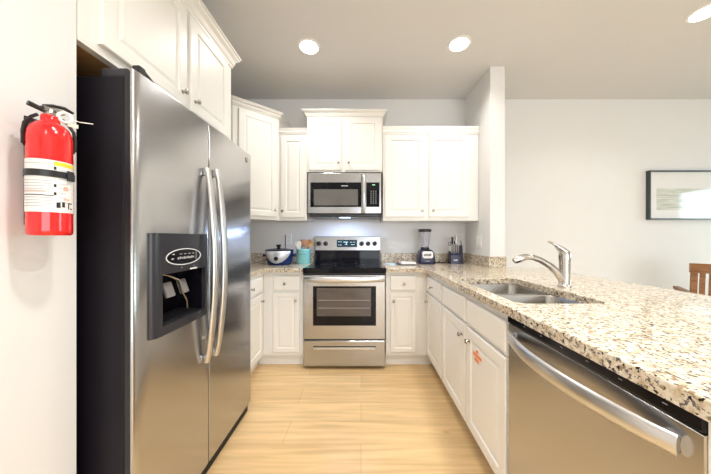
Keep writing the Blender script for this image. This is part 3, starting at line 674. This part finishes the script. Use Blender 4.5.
B().tube([(EX-0.006, EY-0.010, 1.533), (EX, EY+0.004, 1.539), (EX+0.006, EY+0.026, 1.543), (EX+0.011, EY+0.044, 1.538)], [0.005, 0.006, 0.006, 0.004], 8, (0.7, 1.3)).build('squeeze_lever', 'greyplastic', t, True)
n = 24; b = B(); c0 = Vector((EX+0.021, EY+0.016, 1.513)); U = Vector((0.63, 0.776, 0))
b.tube([c0+U*0.0125*math.cos(2*PI*k/n)+Vector((0, 0, 0.0125*math.sin(2*PI*k/n))) for k in range(n+1)], 0.0038, 8)
b.build('pull_ring', 'white', t, True)
B().obox(c0+U*0.014+Vector((0, 0, -0.017)), U*0.010, (0, 0, 0.005), (0.0008, -0.0006, 0)).build('tag', 'tag', t)
B().tube([c0+U*0.0145, c0+U*0.026+Vector((0, 0, -0.003)), c0+U*0.050+Vector((0.004, 0, 0.000))], 0.0012, 6).build('zip_tie', 'white', t)

# ------------------------------------------------------------------ things on the counters
Z = CT1+0.0004
# slow cooker
cx, cy = -0.838, 2.605
t = thing('slow_cooker', 'oval blue and silver slow cooker with dark glass lid', 'slow cooker', (cx, cy, Z))
B().lathe((cx, cy, Z), [(0.104, 0), (0.116, 0.004), (0.128, 0.03), (0.138, 0.10), (0.140, 0.140), (0.137, 0.145)], seg=40, sx=1.0, sy=0.80).build('base', 'blue', t, True, 60)
b = B(); LL = []
for k in range(25):   # bright front band, deeper in the middle
    q = -1+2*k/24; a = math.radians(-90+q*64); lo = 0.020+0.100*q*q; col = []
    for z in (lo, lo+(0.143-lo)*0.5, 0.143):
        r = 0.1385+(-0.013 if z < 0.05 else 0)+0.0*z; r = 0.128+(min(z, 0.1)-0.03)*0.143+0.0018+(0.0015 if z > 0.12 else 0)
        col.append((cx+r*math.cos(a), cy+0.80*r*math.sin(a), Z+z))
    LL.append(col)
b.loops(LL, False, False, closed=False); sv = b.build('silver_band', 'silverpaint', t, True, 60)
m_ = sv.modifiers.new('s', 'SOLIDIFY'); m_.thickness = 0.002; m_.offset = 1
B().lathe((cx, cy-0.110, Z+0.068), [(0.021, 0), (0.021, 0.008), (0.017, 0.018), (0.006, 0.019)], axis=(0, -1, 0), seg=20).build('dial', 'black', t, True)
fk = F((cx, cy-0.1135, Z), (1, 0, 0), (0, -1, 0)); b = B()
for k, w_ in enumerate((0.03, 0.04, 0.034)): fbox(b, fk, -w_/2-0.005, w_/2-0.005, 0.128-k*0.009, 0.131-k*0.009, 0.001, 0.0052)
b.build('front_lettering', 'greymark', t)
for s_ in (-1, 1): B().obox((cx+s_*0.150, cy, Z+0.095), (0.014, 0, 0), (0, 0.035, 0), (0.001, 0, 0.012), 0.004).build('side_handle', 'navy', t)
ld = B().lathe((cx, cy, Z), [(0.138, 0.1455), (0.143, 0.147), (0.142, 0.153), (0.125, 0.158), (0.08, 0.166), (0.03, 0.170), (0.004, 0.171)], seg=40, sx=1.0, sy=0.80).build('lid', 'lidglass', t, True, 60)
B().lathe((cx-0.01, cy, Z+0.1705), [(0.018, 0), (0.014, 0.005), (0.020, 0.016), (0.026, 0.024), (0.022, 0.034), (0.004, 0.037)], seg=20).build('lid_knob', 'black', ld, True)
B().tube([(cx-0.13, cy+0.09, Z+0.03), (cx-0.10, cy+0.16, Z+0.06), (-0.842, 2.832, Z+0.12), (-0.852, 2.851, 1.10), (-0.852, 2.855, 1.16), (-0.852, 2.856, 1.215), (-0.852, 2.862, 1.222)], 0.004, 8).build('power_cord', 'black', t, True)
# utensil crock
cx, cy = -0.612, 2.70
t = thing('utensil_crock', 'pale teal utensil crock beside the range', 'crock', (cx, cy, Z))
B().lathe((cx, cy, Z), [(0.068, 0), (0.072, 0.004), (0.072, 0.140), (0.0745, 0.145), (0.0745, 0.155), (0.069, 0.157), (0.066, 0.150), (0.066, 0.012), (0.004, 0.010)], seg=36).build('pot', 'teal', t, True, 50)
b = B(); LL = []
for k in range(13):
    a = math.radians(-125+k*5.5); LL.append([(cx+r*math.cos(a), cy+r*math.sin(a), z) for r, z in ((0.0722, Z+0.101), (0.0726, Z+0.101), (0.0726, Z+0.105), (0.0722, Z+0.105))])
b.loops(LL); b.build('front_line', 'tealdark', t)
def utensil(name, label, x0, y0, x1, y1, z1, m, kind, rot=0.0):
    """handle leans from inside the pot to a head at (x1, y1, z1)"""
    p0 = Vector((cx+x0, cy+y0, Z+0.016)); p1 = Vector((cx+x1, cy+y1, z1)); d = (p1-p0).normalized()
    sd = Vector((math.cos(rot), math.sin(rot), 0)); sd = (sd-d*sd.dot(d)).normalized(); nn = d.cross(sd)
    t = thing(name, label, 'utensil', p0, 'utensils in the teal crock')
    B().tube([p0, p0.lerp(p1, 0.5), p1], [0.005, 0.0055, 0.006], 10).build('handle', m if kind != 'white' else 'white', t, True)
    b = B(); LL = []; n = 10
    for k in range(n+1):
        q = k/n
        if kind == 'spoon': wd = 0.032*math.sin(PI*(0.08+0.90*q))**0.6; ln = 0.075
        else: wd = 0.014+0.019*min(1, q*2.2); ln = 0.078
        th = 0.004
        c = p1+d*(ln*q-0.004)+nn*(0.008*(math.sin(PI*q) if kind == 'spoon' else 0))
        LL.append([c+sd*wd*math.cos(a)+nn*th*math.sin(a) for a in [2*PI*j/14 for j in range(14)]])
    b.loops(LL); b.build('head', m, t, True)
utensil('spatula', 'white spatula leaning left in the teal crock', -0.030, -0.028, -0.045, -0.034, 1.075, 'white', 'flat', 0.1)
utensil('cooking_spoon', 'grey cooking spoon standing in the teal crock', -0.030, 0.022, -0.022, 0.006, 1.098, 'greysil', 'spoon', 0.1)
utensil('spatula', 'reddish wooden spatula at the middle of the teal crock', 0.008, -0.038, 0.018, -0.042, 1.095, 'spoonwood2', 'flat', 0.0)
utensil('cooking_spoon', 'tan wooden spoon in the teal crock, nearest the range knobs', 0.040, -0.016, 0.068, -0.018, 1.098, 'spoonwood', 'spoon', 0.0)
utensil('cooking_spoon', 'tan wooden spoon rising behind the reddish spatula in the crock', 0.006, 0.036, 0.044, 0.034, 1.100, 'spoonwood', 'spoon', 0.0)
# blender
cx, cy = 0.688, 2.70
t = thing('blender', 'navy countertop blender with clear jar and white button panel', 'blender', (cx, cy, Z))
def sq(hw, hd, z, r=0.02): return [(x, y, Z+z) for x, y in rr(cx-hw, cx+hw, cy-hd, cy+hd, r, 4)]
B().loops([sq(0.082, 0.085, 0), sq(0.084, 0.087, 0.008), sq(0.080, 0.082, 0.085), sq(0.070, 0.072, 0.130), sq(0.052, 0.055, 0.150)]).build('motor_base', 'navy', t, True, 50)
b = B(); f_ = lambda u, v, w_: (cx+u, cy-0.0855+(v-0.03)*0.10-w_, Z+v)
lo = [f_(u, 0.098+v, 0.0) for u, v in rr(-0.052, 0.060, -0.036, 0.036, 0.022)]; hi = [f_(u, 0.098+v, 0.006) for u, v in rr(-0.050, 0.058, -0.034, 0.034, 0.020)]
b.loops([lo, hi]); bp = b.build('button_panel', 'white', t)
b = B()
for k in range(6): b.box(cx-0.036+k*0.013, cx-0.028+k*0.013, cy-0.0905, cy-0.084, Z+0.085+(k % 2)*0.004, Z+0.105+(k % 3)*0.003)
b.build('button', 'greyplastic', bp)
b = B(); b.box(cx-0.02, cx+0.025, cy-0.0885, cy-0.0845, Z+0.030, Z+0.036); b.build('base_mark', 'greymark', t)
B().lathe((cx-0.006, cy, Z), [(0.045, 0.1505), (0.047, 0.160), (0.044, 0.172), (0.040, 0.176)], seg=24).build('collar', 'black', t, True)
B().lathe((cx-0.006, cy, Z), [(0.038, 0.1765), (0.040, 0.185), (0.052, 0.26), (0.058, 0.338), (0.0555, 0.338), (0.0495, 0.26), (0.0375, 0.188), (0.004, 0.182)], seg=32).build('jar', 'clear', t, True, 60)
B().lathe((cx-0.006, cy, Z), [(0.064, 0.3385), (0.068, 0.342), (0.068, 0.362), (0.060, 0.368), (0.03, 0.369)], seg=28).build('lid', 'black', t, True)
B().tube([(cx+0.06, cy+0.088, Z+0.02), (cx+0.09, cy+0.10, Z+0.005), (cx+0.13, cy+0.07, Z+0.0045), (cx+0.16, cy+0.09, Z+0.0045), (cx+0.20, cy+0.06, Z+0.0045), (cx+0.235, cy+0.10, Z+0.0045), (cx+0.27, cy+0.135, Z+0.02), (1.128, 2.848, 1.05), (1.128, 2.852, 1.15)], 0.004, 8).build('power_cord', 'black', t, True)
# knife block
kx0, kx1 = 0.945, 1.080
t = thing('knife_block', 'dark navy knife block full of knives in the counter corner', 'knife block', (1.01, 2.70, Z))
def slab(x0, x1, prof): return B().loops([[(x, y, Z+z) for y, z in prof] for x in (x0, x1)])
slab(kx0, kx0+0.098, [(2.655, 0), (2.655, 0.092), (2.665, 0.105), (2.735, 0.135), (2.765, 0.0)]).build('front_block', 'navy', t)
slab(kx0+0.0985, kx1, [(2.665, 0), (2.680, 0.10), (2.700, 0.195), (2.745, 0.190), (2.775, 0.0)]).build('side_block', 'navywood', t)
b = B()
for k in range(4): b.box(kx0+0.026+k*0.012, kx0+0.035+k*0.012, 2.6532, 2.6549, Z+0.034+(k % 2)*0.002, Z+0.046)
b.build('mark', 'whitemark', t)
def knife(name, label, x, y, z0, ln, m, lean=-0.25, r=0.008, fl=(0.75, 1.3)):
    p0 = Vector((x, y, Z+z0)); d = Vector((0.0, lean, 1)).normalized()
    k = thing(name, label, 'knife', p0, 'knives in the block')
    b = B(); b.tube([p0-d*0.004, p0+d*ln*0.15, p0+d*ln*0.6, p0+d*ln], [r*0.8, r, r*0.9, r*1.05], 10, fl); h = b.build('handle', m, k, True)
    B().tube([p0+d*(ln+0.0005), p0+d*(ln+0.004)], r*1.0, 10, fl).build('butt_cap', 'satin', h)
    b = B(); b.obox(p0-d*0.0235, (0.0009, 0, 0), Vector((0, 1, -lean))*0.007, d*0.019); b.build('blade', 'satin', k)
for k, w_ in enumerate(('nearest the blender', 'second from the blender', 'third from the blender', 'nearest the side block')):
    knife('steak_knife', 'steel-handled steak knife in the lower front row, '+w_, kx0+0.014+k*0.0225, 2.674, 0.112, 0.090, 'satin', -0.12, 0.0085)
knife('chef_knife', 'large black-handled knife at the back of the block', kx0+0.036, 2.722, 0.134, 0.150, 'black', -0.06, 0.013)
knife('carving_knife', 'tall steel-handled knife standing behind the steak knives', kx0+0.072, 2.722, 0.134, 0.158, 'satin', -0.04, 0.011)
knife('kitchen_knife', 'short black-handled knife at the back corner of the block', kx0+0.054, 2.712, 0.128, 0.110, 'black', -0.08, 0.008)
sx = kx0+0.012; k = thing('scissors', 'black-looped kitchen scissors in the knife block', 'scissors', (sx, 2.715, Z+0.13), 'knives in the block')
b = B()
for dx, dz in ((-0.010, 0.0), (0.010, 0.004)):
    b.tube([(sx+dx+0.011*math.cos(a), 2.708+0.0*a, Z+0.210+dz+0.020*math.sin(a)) for a in [2*PI*i/14 for i in range(15)]], 0.003, 6)
b.build('loop', 'black', k, True)
b = B(); b.obox((sx, 2.710, Z+0.162), (0.004, 0, 0), (0, 0.001, 0), (0, -0.003, 0.034)); b.build('shank', 'satin', k)
# leaflets on the right of the range
t = B().obox((0.315, 2.625, Z+0.003), (0.045, 0.010, 0), (-0.012, 0.055, 0), (0, 0, 0.0028)).build('leaflet', 'bluepaper'); tag(t, 'pale blue leaflet lying on the granite beside the range', 'leaflet')
t = thing('folder', 'dark folder lying under the white booklet near the blender', 'folder', (0.44, 2.60, Z))
B().obox((0.455, 2.615, Z+0.0045), (0.095, 0.0, 0), (0.0, 0.065, 0), (0, 0, 0.0043), 0.001).build('cover', 'greyplastic', t)
t = thing('booklet', 'white booklet on top of the dark folder between range and blender', 'booklet', (0.475, 2.58, Z+0.0092))
B().obox((0.477, 2.595, Z+0.0092+0.009), (0.075, 0.004, 0), (-0.003, 0.060, 0), (0, 0, 0.0088), 0.002).build('pages', 'paper', t)
B().obox((0.485, 2.590, Z+0.0092+0.0186), (0.035, 0.002, 0), (-0.001, 0.012, 0), (0, 0, 0.0005)).build('cover_lettering', 'greymark', t)

# ------------------------------------------------------------------ wall plates
def plate(f, u, v, w_, h_, label, kind, n=1):
    t = thing('wall_outlet' if kind == 'outlet' else 'switch_plate', label, 'outlet' if kind == 'outlet' else 'switch', f(u, v-h_/2, 0))
    b = B(); b.loops([rect(f, u-w_/2+i, u+w_/2-i, v-h_/2+i, v+h_/2-i, q) for i, q in ((0, 0.0006), (0, 0.004), (0.003, 0.006))]); p = b.build('plate', 'white', t)
    for k in range(n):
        uu = u+(k-(n-1)/2)*0.046
        if kind == 'outlet':
            for dz in (-0.021, 0.021):
                r_ = fbox(B(), f, uu-0.015, uu+0.015, v+dz-0.013, v+dz+0.013, 0.0062, 0.008, 0.001).build('receptacle', 'white', t)
                b = B()
                for dx in (-0.006, 0.006): fbox(b, f, uu+dx-0.001, uu+dx+0.001, v+dz-0.004, v+dz+0.006, 0.0081, 0.0084)
                b.build('slot', 'black', r_)
        else:
            fbox(B(), f, uu-0.016, uu+0.016, v-0.033, v+0.033, 0.0062, 0.009, 0.001).build('rocker', 'white', t)
fw = F((0, YB, 0), (1, 0, 0), (0, -1, 0))
plate(fw, -0.825, 1.172, 0.075, 0.118, 'white wall outlet behind the slow cooker', 'outlet')
plate(fw, 1.125, 1.178, 0.080, 0.118, 'white wall outlet behind the knife block', 'outlet')
plate(F((XS, 0, 0), (0, 1, 0), (-1, 0, 0)), 2.55, 1.148, 0.118, 0.118, 'white double switch plate on the stub wall above the granite', 'switch', 2)

# ------------------------------------------------------------------ picture on the dining wall
t = thing('framed_picture', 'wide framed picture hanging on the dining wall', 'picture', (3.8, YB-0.02, 1.39))
PX0, PX1, PZ0, PZ1 = 3.24, 4.42, 1.392, 1.945
b = B()
for a in ((PX0, PX0+0.014, PZ0, PZ1), (PX1-0.014, PX1, PZ0, PZ1), (PX0+0.014, PX1-0.014, PZ0, PZ0+0.014), (PX0+0.014, PX1-0.014, PZ1-0.014, PZ1)):
    b.box(a[0], a[1], YB-0.042, YB-0.002, a[2], a[3])
b.build('frame', 'slate', t)
B().box(PX0+0.0145, PX1-0.0145, YB-0.016, YB-0.010, PZ0+0.0145, PZ1-0.0145).build('mat_board', 'mat', t)
B().box(PX0+0.105, PX1-0.105, YB-0.0170, YB-0.0163, PZ0+0.11, PZ1-0.20).build('artwork', 'art', t)

# ------------------------------------------------------------------ chair on the dining side
P0 = Vector((3.047, 2.35, 0)); r_ = Vector((0.77, -0.63, 0)).normalized(); f_ = Vector((0.63, 0.77, 0)).normalized(); up = Vector((0, 0, 1))
W_ = 0.50; CH = 0.955
t = thing('dining_chair', 'brown slat-back wooden armchair on the dining side of the counter', 'chair', P0+r_*0.25+f_*0.2)
def lean(z): return -f_*max(0, z-0.45)*0.10
def post(u, v, z0, z1):
    b = B(); LL = []
    for z in (z0, (z0+z1)/2, z1):
        c = P0+r_*u+f_*v+up*z+(lean(z) if v < 0.1 else Vector((0, 0, 0)))
        LL.append([c+r_*0.019*i+f_*0.015*j for i, j in ((-1, -1), (1, -1), (1, 1), (-1, 1))])
    return b.loops(LL)
for u in (0.019, W_-0.019): post(u, 0, 0, CH-0.03).build('back_post', 'chairwood', t)
for u in (0.019, W_-0.019): post(u, 0.40, 0, 0.651).build('front_leg', 'chairwood', t)
b = B(); n = 8; LL = []
for k in range(n+1):
    u = -0.008+(W_+0.016)*k/n; cv = -0.02*math.sin(PI*k/n); LL.append([P0+r_*u+f_*(cv+d)+up*z+lean(z) for d, z in ((-0.017, CH-0.085), (0.010, CH-0.085), (0.010, CH), (-0.017, CH))])
b.loops(LL); b.build('crest_rail', 'chairwood', t)
for k in range(8):
    u = 0.066+k*0.052; b = B()
    b.loops([[P0+r_*(u+i)+f_*j+up*z+lean(z) for i, j in ((-0.016, -0.011), (0.016, -0.011), (0.016, 0.0), (-0.016, 0.0))] for z in (0.515, 0.70, CH-0.085)]); b.build('slat', 'chairwood', t)
B().obox(P0+r_*W_/2+up*0.50, r_*(W_/2-0.039), f_*0.012, up*0.016).build('lower_rail', 'chairwood', t)
B().obox(P0+r_*W_/2+f_*0.215+up*0.44, r_*(W_/2-0.002), f_*0.19, up*0.016, 0.005).build('seat', 'chairwood', t)
for u in (0.010, W_-0.010): B().obox(P0+r_*u+f_*0.20+up*0.666, r_*0.022, f_*0.215, up*0.015, 0.004).build('armrest', 'chairwood', t)
